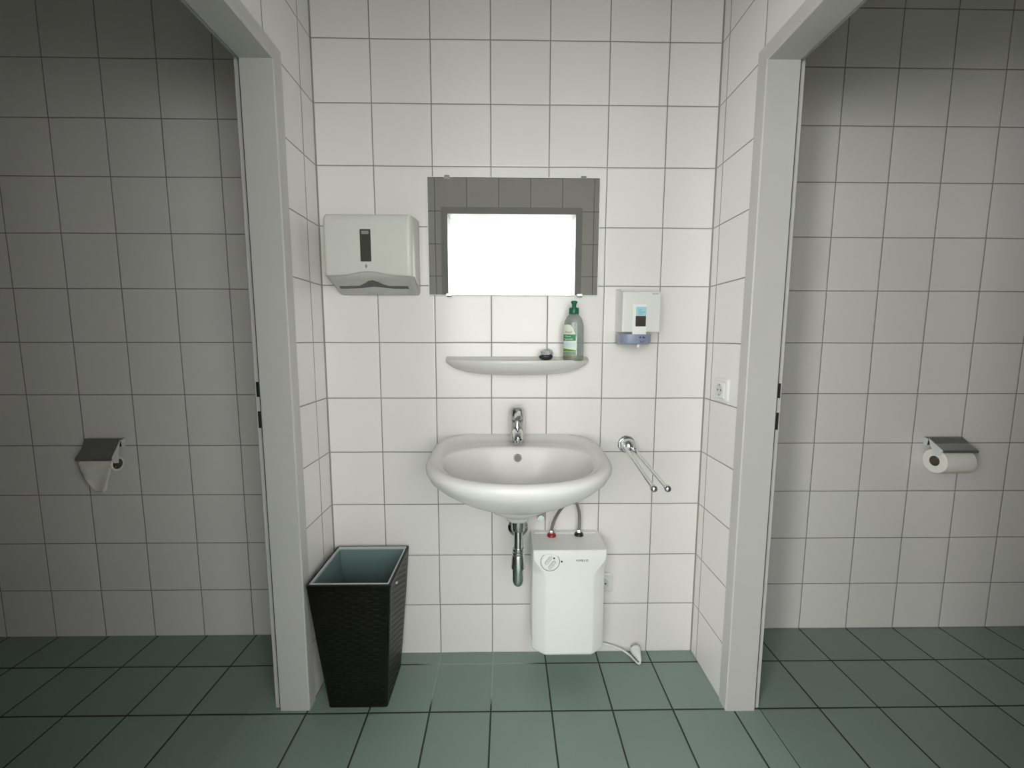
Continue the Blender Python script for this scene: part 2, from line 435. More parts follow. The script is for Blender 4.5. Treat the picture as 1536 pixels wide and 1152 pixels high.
bm = B(); lathe(bm, [(.0238,.0),(.0255,.003),(.0258,.022),(.0246,.036),(.018,.0435),(.008,.0455),(.0,.046)], (TX, TY, .932), (0,0,1), 36)
lv = obj('lever_cap', bm, M['chrome'], fau)
bm = B()
pts = smooth_path([(TX, TY-.012, .957), (TX, TY-.035, .958), (TX, TY-.062, .955), (TX, TY-.082, .951)], 6)
tube(bm, pts, lambda t: .0150-.003*t, 16, (1, .6))
obj('lever_handle', bm, M['chrome'], lv)
bm = B(); lathe(bm, [(.0215,0),(.0215,.003)], (TX, TY, .9297), (0,0,1), 30)
obj('seam_ring', bm, M['black'], fau, label='dark seam below the lever cap')

# ------------------------------------------------------------------ bottle trap
PX, PY = .0925, -.2
trap = thing('bottle_trap', (PX, PY, .40), 'chrome bottle trap and drain pipe under the wash basin', 'drain trap')
bm = B(); lathe(bm, [(.021,0),(.0225,.003),(.0225,.038)], (PX, PY, .595), (0,0,1), 32); obj('tailpiece', bm, M['chrome_soft'], trap)
bm = B(); lathe(bm, [(.0142,0),(.0142,.070)], (PX, PY, .527), (0,0,1), 28); obj('drop_pipe', bm, M['chrome'], trap)
bm = B(); lathe(bm, [(.015,.021),(.0185,.020),(.0195,.015),(.018,.012),(.020,.010),(.0205,.003),(.019,0)], (PX, PY, .513), (0,0,1), 32); obj('compression_nut', bm, M['chrome'], trap)
bm = B(); lathe(bm, [(.0185,.048),(.0200,.044),(.0238,.004),(.0238,.001),(.0205,0)], (PX, PY, .466), (0,0,1), 36); obj('trap_collar', bm, M['chrome_soft'], trap)
bm = B(); lathe(bm, [(.0,0),(.008,.0012),(.0150,.006),(.0185,.014),(.0198,.024),(.0198,.066)], (PX, PY, .402), (0,0,1), 36); obj('trap_cup', bm, M['chrome'], trap)
bm = B(); tube(bm, [(PX+.003, PY+.012, .508), (PX+.004, -.1, .509), (PX+.005, -.006, .511)], .0155, 24); obj('wall_pipe', bm, M['chrome'], trap)
bm = B(); lathe(bm, [(.038,0),(.0375,.004),(.030,.011),(.020,.014),(.0155,.014)], (PX+.005, 0, .511), (0,-1,0), 40); obj('mount_rosette', bm, M['chrome'], trap)

# ------------------------------------------------------------------ angle valve
val = thing('angle_valve', (.178, 0, .585), 'small chrome angle valve on the wall right of the drain, half hidden by the basin', 'valve')
bm = B(); lathe(bm, [(.024,0),(.022,.005),(.011,.009),(.011,.045)], (.178, 0, .575), (0,-1,0), 28); obj('valve_body', bm, M['chrome'], val)
bm = B(); lathe(bm, [(.010,0),(.014,.003),(.014,.017),(.012,.022),(.0,.0225)], (.178, -.045, .5725), (0,-1,0), 12); obj('valve_handle', bm, M['chrome'], val, ang=25)

# ------------------------------------------------------------------ water heater
HX0, HX1, HD = .1455, .3975, .152
heat = thing('water_heater', (.27, 0, .108), 'white under-sink water heater with a temperature dial, hung on the wall below the basin', 'water heater')
def hring(z, d=HD, c=.002, ins=0):
    yc = -(d - c*.72)
    x0, x1 = HX0+ins, HX1-ins
    return [Vector(p) for p in ((x0, -.0005, z), (x0, yc, z), (x0+c*.25, yc-(d+yc)*.3, z), (x0+c*.9, -d+(d+yc)*.08, z), (x0+c+.003, -d, z), (x1-c-.003, -d, z), (x1-c*.9, -d+(d+yc)*.08, z), (x1-c*.25, yc-(d+yc)*.3, z), (x1, yc, z), (x1, -.0005, z))]
rings = []
zs = [.497, .494, .488, .478, .466, .454, .442, .430, .418, .408, .400, .395, .39, .30, .20, .13, .117]
for z in zs:
    c = .004 + .040*(1 - sm(.398, .475, z))
    d = HD - (.004 if z == .497 else 0.001 if z == .494 else 0)
    rings.append(hring(z, d, c))
rings.append(hring(.110, HD-.004, .045)); rings.append(hring(.107, HD-.018, .05, .004)) 
obj('casing', loft(B(), rings), M['enamel'], heat, ang=22)
bm = B(); box(bm, HX0+.012, HX1-.012, -.026, -.001, .4965, .4995); obj('rear_ledge', bm, M['enamel'], heat, smooth=False, bevel=.002, label='raised ledge along the back of the top')
KX, KZ = .2032, .4575
bm = B(); lathe(bm, [(.0318,0),(.0318,.0012),(.0302,.0012),(.0302,0)], (KX, -HD+.0002, KZ), (0,-1,0), 48, False, False)
# scale ring: an open arc
bm.free(); bm = B()
arc = [Vector((KX + .0325*math.cos(math.radians(a)), -HD-.0004, KZ + .0325*math.sin(math.radians(a)))) for a in range(128, 401, 6)]
tube(bm, arc, .0008, 6); obj('dial_scale', bm, M['scale'], heat, label='thin grey scale arc round the dial')
bm = B(); lathe(bm, [(.030,0),(.030,.004),(.0285,.0055),(.0,.006)], (KX, -HD+.001, KZ), (0,-1,0), 44)
knob = obj('dial', bm, M['enamel'], heat)
def rot2(px, pz, a): return (KX + px*math.cos(a)-pz*math.sin(a), KZ + px*math.sin(a)+pz*math.cos(a))
for off in (-.0098, .0098):
    ol = [rot2(px+off, pz+(-.003 if off > 0 else .002), math.radians(-38)) for px, pz in rrect(-.0062, .0062, -.0175, .0175, .006)]
    bm = B(); loft(bm, [[Vector((a, -HD-.0045, b)) for a, b in ol], [Vector((a, -HD-.0085, b)) for a, b in ol], [Vector((a+(KX-a)*.08, -HD-.0105, b+(KZ-b)*.08)) for a, b in ol]])
    obj('grip_ridge', bm, M['ridge'], knob)
bm = B(); prism(bm, circ(KX+.0125, KZ+.0150, .0029), lambda a, b, d: Vector((a, d, b)), -HD-.004, -HD-.0064); obj('pointer_dot', bm, M['black'], knob, smooth=False, label='black pointer dot')
bm = B(); prism(bm, circ(KX+.0395, KZ+.0006, .0034), lambda a, b, d: Vector((a, d, b)), -HD+.001, -HD-.0006); obj('indicator_dot', bm, M['black'], heat, smooth=False, label='black dot beside the dial')
lettering('lettering', 'HUMBLA ES', .0105, (.313, -HD-.0005, .461), M['black'], heat, width=.041, label='small black maker lettering')
for x, y, m, nm, lb in ((.2195, -.0445, M['red'], 'hot_connector', 'red collar of the hot outlet'), (.3205, -.040, M['black'], 'cold_connector', 'black collar of the cold inlet')):
    bm = B(); lathe(bm, [(.0165,0),(.0165,.004),(.0135,.009),(.009,.0125)], (x, y, .4965), (0,0,1), 28)
    c = obj(nm, bm, m, heat, label=lb)
    bm = B(); lathe(bm, [(.0095,0),(.0095,.006),(.0075,.011)], (x, y, .507), (0,0,1), 6); obj('hose_nut', bm, M['chrome_soft'], c, ang=20)

for pts, lb in (([(.2195,-.0445,.515),(.2215,-.047,.535),(.231,-.056,.570),(.247,-.075,.610),(.264,-.093,.640),(.277,-.104,.672)], 'braided steel hose rising from the red connector of the heater'),
                ([(.3205,-.040,.515),(.3215,-.041,.545),(.3185,-.048,.585),(.308,-.062,.622),(.2935,-.080,.650),(.281,-.092,.672)], 'braided steel hose rising from the black connector of the heater')):
    bm = B(); tube(bm, smooth_path(pts, 8), .0056, 12)
    tag(obj('water_hose', bm, M['hose']), lb, 'hose')

# ------------------------------------------------------------------ sockets
def socket(name, c, nrm, right, w, label):
    """c centre on the wall, nrm out of the wall, right = horizontal direction"""
    c = Vector(c); n = Vector(nrm); r = Vector(right); u = Vector((0,0,1))
    P = lambda a, b, d: c + r*a + u*b + n*d
    root = thing(name, c, label, 'socket')
    h = w/2
    bm = B(); loft(bm, [[P(a, b, d) for a, b in rrect(-h+i, h-i, -h+i, h-i, .010)] for d, i in ((0, 0), (.006, 0), (.0085, .002), (.0095, .006))])
    obj('cover_frame', bm, M['plastic'], root)
    k = h*.70
    bm = B(); loft(bm, [[P(a, b, d) for a, b in rrect(-k+i, k-i, -k+i, k-i, .005)] for d, i in ((.008, 0), (.0122, .0002), (.013, .002))])
    ins = obj('socket_insert', bm, M['plastic'], root)
    q = h*.50
    bm = B(); loft(bm, [[P(a, b, d) for a, b in circ(0, 0, rr)] for d, rr in ((.0128, q+.0022), (.0142, q+.0014), (.0142, q), (.0133, q-.0005))], True, True)
    obj('socket_well', bm, M['well'], ins, label='round well of the socket')
    for a in (-.0095, .0095):
        bm = B(); prism(bm, circ(a, 0, .0030, 16), lambda x, y, d: P(x, y, d), .0130, .0136); obj('pin_hole', bm, M['dark'], ins, smooth=False)
    for b in (-1, 1):
        bm = B(); prism(bm, rrect(-.0035, .0035, b*q*.86-.0026, b*q*.86+.0026, .001), lambda x, y, d: P(x, y, d), .0130, .0139); obj('earth_clip', bm, M['grey_print'], ins, smooth=False)
    return root
socket('wall_socket', (XR, -.1265, 1.046), (-1,0,0), (0,-1,0), .078, 'white power socket on the right side wall beside the door frame')
socket('wall_socket', (.4215, 0, .289), (0,-1,0), (1,0,0), .078, 'white power socket low on the wall, half hidden behind the water heater')

# ------------------------------------------------------------------ loose plug and cable
plug = thing('power_plug', (.555, -.045, 0), 'white unplugged mains plug lying on the floor beside the water heater', 'plug')
bm = B()
ax = Vector((-.018, .058, .020)).normalized()
prof = [(.004,-.006),(.006,.0),(.0085,.010),(.012,.018),(.0175,.026),(.0195,.034),(.0195,.046),(.0185,.048)]
base = Vector((.556, -.069, .0135))
d = Vector((-.15, .93, .33)).normalized()
lathe(bm, [(.003,0),(.0065,.004),(.0100,.014),(.0145,.026),(.0190,.036),(.0195,.046),(.0182,.050)], base, d, 28)
obj('plug_body', bm, M['plastic'], plug)
e = base + d*.049; u_ = Vector((1,0,0))
for s_ in (-1, 1):
    bm = B(); tube(bm, [e + u_*.0095*s_, e + u_*.0095*s_ + d*.010], .0024, 10); obj('plug_pin', bm, M['chrome_soft'], plug)
bm = B(); tube(bm, smooth_path([(.36, -.012, .060), (.40, -.012, .052), (.44, -.013, .041), (.49, -.018, .026), (.525, -.034, .012), (.538, -.055, .008), (.548, -.073, .009), (.556, -.069, .0135)], 8), .0036, 10)
obj('power_cable', bm, M['plastic'], plug)

# ------------------------------------------------------------------ towel rail
RX, RZ = .4965, .8285
rail = thing('towel_rail', (RX, 0, RZ), 'chrome two-armed swivel towel rail on the wall right of the basin', 'towel rail')
bm = B(); lathe(bm, [(.0325,0),(.0325,.004),(.030,.007),(.019,.009)], (RX, 0, RZ), (0,-1,0), 40); obj('wall_rose', bm, M['chrome'], rail)
bm = B(); lathe(bm, [(.018,.004),(.0245,.012),(.0265,.022),(.0245,.034),(.018,.044),(.008,.049),(.0,.050)], (RX+.001, 0, RZ), (0,-1,0), 36); hub = obj('swivel_hub', bm, M['chrome'], rail)
for a, b in (((.4785,-.040,.832),(.456,-.40,.808)), ((.5105,-.040,.822),(.4935,-.40,.808))):
    a, b = Vector(a), Vector(b); dd = (b-a).normalized()
    bm = B(); tube(bm, [a, b], .0062, 18); br = obj('towel_arm', bm, M['chrome'], rail)
    bm = B(); lathe(bm, [(.0062,-.009),(.0085,-.006),(.0098,0),(.0085,.006),(.005,.0090),(.0,.0098)], b, dd, 20); obj('ball_end', bm, M['chrome'], br)
    bm = B(); lathe(bm, [(.008,-.012),(.0092,-.008),(.0092,.010),(.0075,.013)], a, dd, 20); obj('arm_collar', bm, M['chrome'], br)

# ------------------------------------------------------------------ mirror
mir = thing('wall_mirror', (.08, 0, 1.366), 'frameless rectangular wall mirror held by four small clips', 'mirror')
MX0, MX1, MZ0, MZ1 = -.2180, .3757, 1.3655, 1.7630
bm = B(); box(bm, MX0, MX1, -.0100, -.0045, MZ0, MZ1); obj('glass_edge', bm, M['mirror_edge'], mir, smooth=False)
bm = B(); box(bm, MX0+.0022, MX1-.0022, -.0104, -.0099, MZ0+.0022, MZ1-.0022); obj('mirror_glass', bm, M['mirror'], mir, smooth=False)
for x, z, u in ((-.149, MZ1, 1), (.318, MZ1, 1), (-.148, MZ0, -1), (.312, MZ0, -1)):
    bm = B(); prism(bm, [(0, z+u*.0045), (0, z), (-.0108, z), (-.0108, z-u*.006), (-.0130, z-u*.006), (-.0130, z+u*.0015), (-.0110, z+u*.0045)], lambda a, b, d: Vector((d, a, b)), x-.0085, x+.0085)
    obj('mirror_clip', bm, M['chrome_soft'], mir, smooth=False)

# ------------------------------------------------------------------ shelf
shx = .0925
def dring(a, d, z, back=0.0, zb=None, n=44, m=12):
    out = []
    for i in range(n+1):
        t = PI*i/n
        x = shx + a*math.cos(t)*(1 if abs(math.cos(t)) < .999 else 1); y = back - (d)*math.sin(t)**.92
        out.append(Vector((x, y, z)))
    for i in range(1, m):
        out.append(Vector((shx - a + 2*a*i/m, back, z)))
    if zb is not None:
        for v in out: v.z = z + (zb - z)*sm(-.030, -.006, v.y)
    return out
shelf = [dring(.09,.040,1.0865), dring(.13,.060,1.0885), dring(.180,.090,1.0955), dring(.218,.111,1.107), dring(.243,.1245,1.1215), dring(.2545,.1300,1.134), dring(.2560,.1310,1.1395),
         dring(.2535,.129,1.1425,0,1.148), dring(.249,.1255,1.1435,0,1.151), dring(.240,.1190,1.1425,-.003,1.151), dring(.228,.108,1.1405,-.009,1.150), dring(.20,.09,1.1400,-.014,1.1405)]
tag(obj('ceramic_shelf', loft(B(), shelf), M['ceramic'], ang=50), 'white ceramic lens-shaped wall shelf between the mirror and the basin', 'shelf')

# ------------------------------------------------------------------ dish soap bottle
bc = Vector((.2835, -.066, 1.1403)); brot = math.radians(-14)
cr, sr = math.cos(brot), math.sin(brot)
def bpt(a, b, ang, z, off=0):
    x = (a+off)*sgnp(math.cos(ang), .85); y = (b+off)*sgnp(math.sin(ang), .85)
    return Vector((bc.x + x*cr - y*sr, bc.y + x*sr + y*cr, bc.z + z))
bprof = [(.0310,.0215,0),(.0345,.0240,.003),(.0352,.0248,.012),(.0350,.0248,.045),(.0346,.0246,.08),(.0344,.0244,.105),(.0332,.0238,.122),(.0300,.0222,.136),(.0245,.0195,.147),(.0185,.0165,.154),(.0150,.0145,.158),(.0150,.0145,.160)]
def bprof_at(z):
    for (a0, b0, z0), (a1, b1, z1) in zip(bprof[:-1], bprof[1:]):
        if z0 <= z <= z1:
            t = (z-z0)/(z1-z0); return a0+(a1-a0)*t, b0+(b1-b0)*t
    return bprof[-1][:2]
bot = thing('dish_soap_bottle', bc, 'clear dish soap bottle with a dark green cap standing on the shelf', 'bottle')
bm = B(); loft(bm, [[bpt(a, b, 2*PI*i/40, z) for i in range(40)] for a, b, z in bprof]); obj('bottle_body', bm, M['bottle'], bot, ang=50)
bm = B(); loft(bm, [[bpt(a-.0012, b-.0012, 2*PI*i/40, z) for i in range(40)] for a, b, z in ((.031,.0215,.0012),(.0345,.024,.004),(.0352,.0248,.012),(.0352,.0248,.0175))]); obj('soap_liquid', bm, M['liquid'], bot, label='low layer of yellow-green liquid')
bm = B(); lathe(bm, [(.0165,0),(.0170,.001),(.0170,.019),(.0155,.0215),(.0075,.0225),(.0070,.027),(.0080,.034),(.0115,.039),(.0115,.0405),(.0085,.0445),(.0,.0455)], bc + Vector((0,0,.1575)), (0,0,1), 32)
obj('bottle_cap', bm, M['green_cap'], bot)
def lab(name, x0, x1, z0, z1, m, off=.0006, top=None, parent=None, nx=14, nz=8):
    """patch of printed label wrapped on the front; x in metres across the front"""
    bm = B(); g = []
    for j in range(nz+1):
        row = []
        for i in range(nx+1):
            fx = i/nx; z = z0 + (z1-z0)*j/nz
            if top: z = z0 + (top(fx)-z0)*j/nz
            a, b = bprof_at(z); x = x0 + (x1-x0)*fx
            q = max(-1, min(1, x/a)); ang = -math.acos(sgnp(q, 1/.85))
            row.append(bm.verts.new(bpt(a, b, ang, z, off)))
        g.append(row)
    for j in range(nz):
        for i in range(nx): bm.faces.new((g[j][i], g[j][i+1], g[j+1][i+1], g[j+1][i]))
    bmesh.ops.recalc_face_normals(bm, faces=bm.faces)
    return obj(name, bm, m, parent, ang=80)
L0, L1 = -.0325, .0125
lb = lab('front_label', L0, L1, .019, .118, M['label'], .0005, lambda f: .122 - .045*max(0, (f-.35)/.65)**2.2, bot)
lab('label_green_panel', L0+.001, L1-.003, .068, .089, M['label_green'], .0010, parent=lb)
lab('label_text_block', L0+.002, L1-.005, .046, .062, M['label_blue'], .0010, parent=lb)
lab('label_leaf_band', L0+.001, L1-.002, .031, .042, M['label_leaf'], .0010, lambda f: .042 - .006*f, parent=lb)
lab('label_foot_band', L0+.001, L1-.002, .020, .030, M['label_teal'], .0010, parent=lb)
def onbottle(x0, z0, off):
    def w(a, b, c):
        z = z0+b; A, Bb = bprof_at(z); q = max(-1, min(1, (x0+a)/A)); return bpt(A, Bb, -math.acos(sgnp(q, 1/.85)), z, off + c)
    return w
lettering('red_lettering', 'Frosch', .0105, (0,0,0), M['red_print'], lb, width=.022, warp=onbottle(-.0145, .0965, .0011))
lettering('panel_lettering', 'Citrus', .0085, (0,0,0), M['white_print'], lb, width=.018, warp=onbottle(-.0165, .0825, .0016))
lettering('panel_lettering', 'Spülmittel', .0075, (0,0,0), M['white_print'], lb, width=.026, warp=onbottle(-.0135, .0735, .0016))

# ------------------------------------------------------------------ crumpled lump on the shelf
lump = thing('crumpled_lump', (.190, -.072, 1.141), 'small dark crumpled lump with a grey top on the shelf left of the bottle', 'small object')
def blob(bm, c, rx, ry, rz, jag, seed, sub=3, flat=None):
    rnd = random.Random(seed); t = bmesh.ops.create_icosphere(bm, subdivisions=sub, radius=1)
    ph = [(rnd.uniform(2, 5), rnd.uniform(2, 5), rnd.uniform(2, 5), rnd.uniform(0, 6)) for _ in range(5)]
    for v in t['verts']:
        p = v.co.normalized(); k = 1
        for a, b, cc, d in ph: k += jag*math.sin(a*p.x + b*p.y + cc*p.z + d)
        k += rnd.uniform(-jag, jag)*.6
        q = Vector((p.x*rx*k, p.y*ry*k, p.z*rz*k)) + Vector(c)
        if flat is not None: q.z = max(q.z, flat)
        v.co = q
    return bm
bm = B(); blob(bm, (.1895, -.072, 1.1525), .0225, .016, .0115, .04, 3, 3, 1.1412); obj('dark_base', bm, M['lump'], lump, ang=30)
bm = B(); blob(bm, (.1915, -.070, 1.1660), .0195, .013, .0125, .16, 8, 3, 1.155); obj('grey_wrapping', bm, M['film'], lump, smooth=False)

# ------------------------------------------------------------------ paper towel dispenser
pt = thing('paper_towel_dispenser', (-.388, 0, 1.363), 'white folded paper towel dispenser on the wall left of the mirror', 'paper towel dispenser')
PX0, PX1 = -.5270, -.2480
# rear housing: side profile with a sloped underside
bm = B()
prism(bm, [(0, 1.3630), (0, 1.6225), (-.100, 1.6080), (-.118, 1.600), (-.124, 1.42), (-.120, 1.410)], lambda a, b, d: Vector((d, a, b)), PX0, PX1)
cas = obj('housing', bm, M['plastic_dim'], pt, bevel=.010, seg=3)
# front cover: shell with the wavy lower edge
def wave(x):
    u = (x + .388)/.14
    return 1.4155 + .0125*math.exp(-(u/.42)**2) - .001*abs(u)
bm = B(); nx = 48
def cover_sect(x, edge):
    """outline from the lower edge up the front and back over the top; edge 0..1 rounds the sides"""
    zb = wave(x); i = edge
    f = -.1335 + i; tz = 1.6065 - i*.6
    return [Vector((x, f + .016, zb+.001)), Vector((x, f+.003, zb-.001)), Vector((x, f, zb+.004)), Vector((x, f, 1.50)), Vector((x, f, tz-.024)), Vector((x, f+.003, tz-.010)), Vector((x, f+.010, tz-.002)), Vector((x, f+.024, tz+.002)), Vector((x, -.030+0*i, 1.6195-i*.6))]
xs = []
for k in range(nx+1): xs.append(PX0-.0015 + (PX1-PX0+.003)*k/nx)
def edge_in(x):
    d = min(x-(PX0-.0015), PX1+.0015-x); r = .016
    return 0 if d >= r else r - math.sqrt(max(0, r*r-(r-d)**2))
xs = sorted(set(xs + [PX0-.0015+.016*(1-math.cos(PI/2*i/6)) for i in range(7)] + [PX1+.0015-.016*(1-math.cos(PI/2*i/6)) for i in range(7)]))
front = [cover_sect(x, edge_in(x)) for x in xs]
loft(bm, front, False, False, closed=False)
# cheeks on both sides
for x in (xs[0], xs[-1]):
    s = cover_sect(x, edge_in(x))
    vs = [bm.verts.new(p) for p in s] + [bm.verts.new((x, -.030, 1.372+.012)), bm.verts.new((x, -.060, 1.392))]
    bm.faces.new(vs)
bmesh.ops.remove_doubles(bm, verts=bm.verts, dist=1e-5)
cov = obj('front_cover', bm, M['plastic_warm'], pt, ang=35)
bm = B(); loft(bm, [[Vector((a, d, b)) for a, b in rrect(-.4095, -.3755, 1.457, 1.5565, .002)] for d in (-.1325, -.1340)]); win = obj('level_window', bm, M['window_dark'], cov, smooth=False, label='dark upright fill-level window')
bm = B(); loft(bm, [[Vector((a, d, b)) for a, b in rrect(-.4045, -.3815, 1.5415, 1.5515, .002)] for d in (-.1335, -.1345)]); obj('maker_badge', bm, M['logo'], win, smooth=False)
bm = B(); prism(bm, [(.0, .0075), (.0042, 0), (.0, -.0085), (-.0042, 0)], lambda a, b, d: Vector((-.3925+a, d, 1.4435+b)), -.1328, -.1338); obj('key_lock', bm, M['logo'], cov, smooth=False, label='small grey key lock mark')
# dispensing slot on the sloped underside
def under(x, y, o): 
    n = Vector((0, -.383, -.924)).normalized()
    z = 1.3630 + (-y)/.120*.047
    return Vector((x, y, z)) + n*o
slot_top = [(-.507,-.065),(-.47,-.0665),(-.437,-.069),(-.414,-.085),(-.397,-.099),(-.383,-.1025),(-.369,-.093),(-.356,-.077),(-.340,-.0675),(-.31,-.067),(-.278,-.067)]
slot_bot = [(-.2765,-.050),(-.31,-.0505),(-.345,-.052),(-.372,-.060),(-.390,-.064),(-.408,-.061),(-.432,-.056),(-.455,-.053),(-.509,-.050)]
bm = B(); loft(bm, [[under(x, y, o) for x, y in slot_top + slot_bot] for o in (-.003, .0007)]); obj('towel_slot', bm, M['window_dark'], cas, smooth=False, label='dark curved slot where the towels come out')
bm = B(); 
lip = [(x, y) for x, y in zip([-.50+.012*i for i in range(20)], [-.050 - .0125*math.exp(-((-.50+.012*i+.388)/.045)**2) for i in range(20)])]
rows = [[under(x, y*(1-k)+(-.010)*k, .0009 + .006*math.sin(PI*k)*math.exp(-((x+.388)/.075)**2)) for x, y in lip] for k in (0, .25, .5, .75, 1)]
loft(bm, rows, False, False, closed=False); obj('slot_lip', bm, M['plastic_dim'], cas, ang=80)

# ------------------------------------------------------------------ soap dispenser
sd = thing('soap_dispenser', (.506, 0, 1.196), 'white wall soap dispenser with a blue-grey push bar, left of the right corner', 'soap dispenser')
SX0, SX1 = .4425, .5665
bm = B(); prism(bm, [(0, 1.2385), (0, 1.3895), (-.012, 1.3895), (-.060, 1.383), (-.060, 1.2375)], lambda a, b, d: Vector((d, a, b)), SX0-.001, SX1+.008); obj('back_housing', bm, M['plastic'], sd, bevel=.003, smooth=False)
bm = B(); prism(bm, [(-.056, 1.2365), (-.056, 1.3795), (-.092, 1.3735), (-.100, 1.3690), (-.100, 1.2365)], lambda a, b, d: Vector((d, a, b)), SX0-.003, SX1+.001); cv = obj('cover', bm, M['plastic'], sd, bevel=.004, smooth=False)
bm = B(); loft(bm, [[Vector((a, d, b)) for a, b in rrect(.4745, .5200, 1.228, 1.3290, .003)] for d in (-.098, -.1012)]); st_ = obj('window_strip', bm, mat('bright_white_strip', (.84,.84,.82,1), .3), cv, smooth=False)
bm = B(); loft(bm, [[Vector((a, d, b)) for a, b in rrect(.4850, .5195, 1.2905, 1.3205, .001)] for d in (-.1008, -.1018)]); lc = obj('label_cyan', bm, M['cyan'], st_, smooth=False, label='pale cyan upper half of the label')
bm = B(); loft(bm, [[Vector((a, d, b)) for a, b in rrect(.4840, .5185, 1.2560, 1.2905, .001)] for d in (-.1008, -.1018)]); obj('label_picture', bm, M['brown_pic'], st_, smooth=False, label='dark brown picture half of the label')
for t, z, w in (('soft', 1.3105, .011), ('cream soap', 1.3035, .022), ('lotion', 1.2975, .014)):
    lettering('label_lettering', t, .0066, (.492, -.1020, z), M['teal_print'], lc, width=w, align='LEFT')
lettering('maker_lettering', 'Sanitec', .0075, (.548, -.1003, 1.3635), M['grey_print'], cv, width=.022, label='tiny grey maker lettering')
rg = []
for z, i in ((1.2300, .0), (1.2290, 0.0), (1.2050, .001), (1.1985, .004), (1.1960, .010)):
    o_ = [Vector((.4395+i, -.02, z)), Vector((.4395+i, -.070, z))]
    for k in range(9):
        t = PI*k/8; o_.append(Vector((.492 - (.0525-i)*math.cos(t), -.070 - (.038-i*.5)*math.sin(t)**.6, z)))
    o_ += [Vector((.5445-i, -.070, z)), Vector((.5445-i, -.02, z))]
    rg.append(o_)
bar = obj('push_bar', loft(B(), rg), M['blue_grey'], sd, ang=50, label='blue-grey curved push bar')
bm = B(); lathe(bm, [(.0055,0),(.0055,.008),(.0045,.013),(.0,.0135)], (.4975, -.098, 1.200), (0,0,-1), 16); obj('nozzle', bm, M['plastic'], bar, label='white nozzle')
def mark(bm, poly): prism(bm, poly, lambda a, b, d: Vector((.506+a, d, 1.2135+b)), -.1065, -.1085)
bm = B()
mark(bm, [(-.009,.004),(-.004,.004),(-.003,.008),(-.007,.0095),(-.010,.007)])
bm2 = B(); mark(bm2, [(.000,.003),(.010,.004),(.011,.0065),(.006,.0065),(.0055,.0100),(.003,.0098),(.003,.006)])
obj('push_symbol', bm, M['navy'], bar, smooth=False); obj('push_symbol', bm2, M['navy'], bar, smooth=False)
bm = B(); tube(bm, [Vector((.506 + .007*math.cos(a), -.1068, 1.2085 + .005*math.sin(a))) for a in [math.radians(x) for x in range(160, 381, 20)]], .0008, 6); obj('push_symbol', bm, M['navy'], bar)

# ------------------------------------------------------------------ waste bin
BT = dict(x0=-.5745, x1=-.3070, y0=-.2665, y1=-.0130, z=.4455)
BB = dict(x0=-.5340, x1=-.3380, y0=-.2380, y1=-.0520, z=.002)
wb = thing('waste_bin', (-.436, -.14, 0), 'tall black woven wicker waste bin in the corner below the paper towel dispenser', 'bin')
def bcorner(f, cx, cy, ins=0):
    g = f + .10*f*(1-f)*1.2                 # slightly bellied sides
    lerp = lambda k: BB[k] + (BT[k]-BB[k])*g
    x0, x1, y0, y1 = lerp('x0')+ins, lerp('x1')-ins, lerp('y0')+ins, lerp('y1')-ins
    return (x0, x1, y0, y1)
nzv, ROWS, STK = 265, 44, 11
per = 4*STK*6
def weave(s, f):
    """s: position round one side in stakes, f height 0..1 -> bulge outward"""
    r = f*ROWS; row = math.floor(r); fr = r-row
    return .0021*abs(math.sin(PI*fr))**.6 * (.5 + .5*math.cos(PI*s + PI*(row % 2)))
rings = []
for j in range(nzv):
    f = j/(nzv-1)
    x0, x1, y0, y1 = bcorner(f, 0, 0, .0025); z = BB['z'] + (BT['z']-BB['z'])*f
    ring = []; rc = .008; n = STK*6
    cs = [((x0, y0), (x1, y0), (0,-1)), ((x1, y0), (x1, y1), (1,0)), ((x1, y1), (x0, y1), (0,1)), ((x0, y1), (x0, y0), (-1,0))]
    for (a, b, nn) in cs:
        for i in range(n):
            t = i/n; s = t*STK
            w = weave(s, f)*min(1, 6*t, 6*(1-t))
            if f > .975 or f < .01: w = .0014
            ed = min(t, 1-t)*(x1-x0); k = 0 if ed > rc else (rc-ed)*.35*(1-ed/rc)
            px = a[0]+(b[0]-a[0])*t; py = a[1]+(b[1]-a[1])*t
            cxm, cym = (x0+x1)/2, (y0+y1)/2
            ring.append(Vector((px + nn[0]*(w-k), py + nn[1]*(w-k), z)))
    rings.append(ring)
# inside wall of the wicker so the mesh is a shell
x0, x1, y0, y1 = BT['x0'], BT['x1'], BT['y0'], BT['y1']
def inset_ring(ref, ins, z):
    cx = sum(p.x for p in ref)/len(ref); cy = sum(p.y for p in ref)/len(ref)
    hx = max(p.x for p in ref)-cx; hy = max(p.y for p in ref)-cy
    return [Vector((cx+(p.x-cx)*(hx-ins)/hx, cy+(p.y-cy)*(hy-ins)/hy, z)) for p in ref]
rings.append(inset_ring(rings[-1], .003, BT['z']+.001)); rings.append(inset_ring(rings[nzv-1], .0085, BT['z']+.0005)); rings.append(inset_ring(rings[nzv-1], .0095, BT['z']-.03))
obj('wicker_body', loft(B(), rings, True, False), M['wicker'], wb, ang=75)
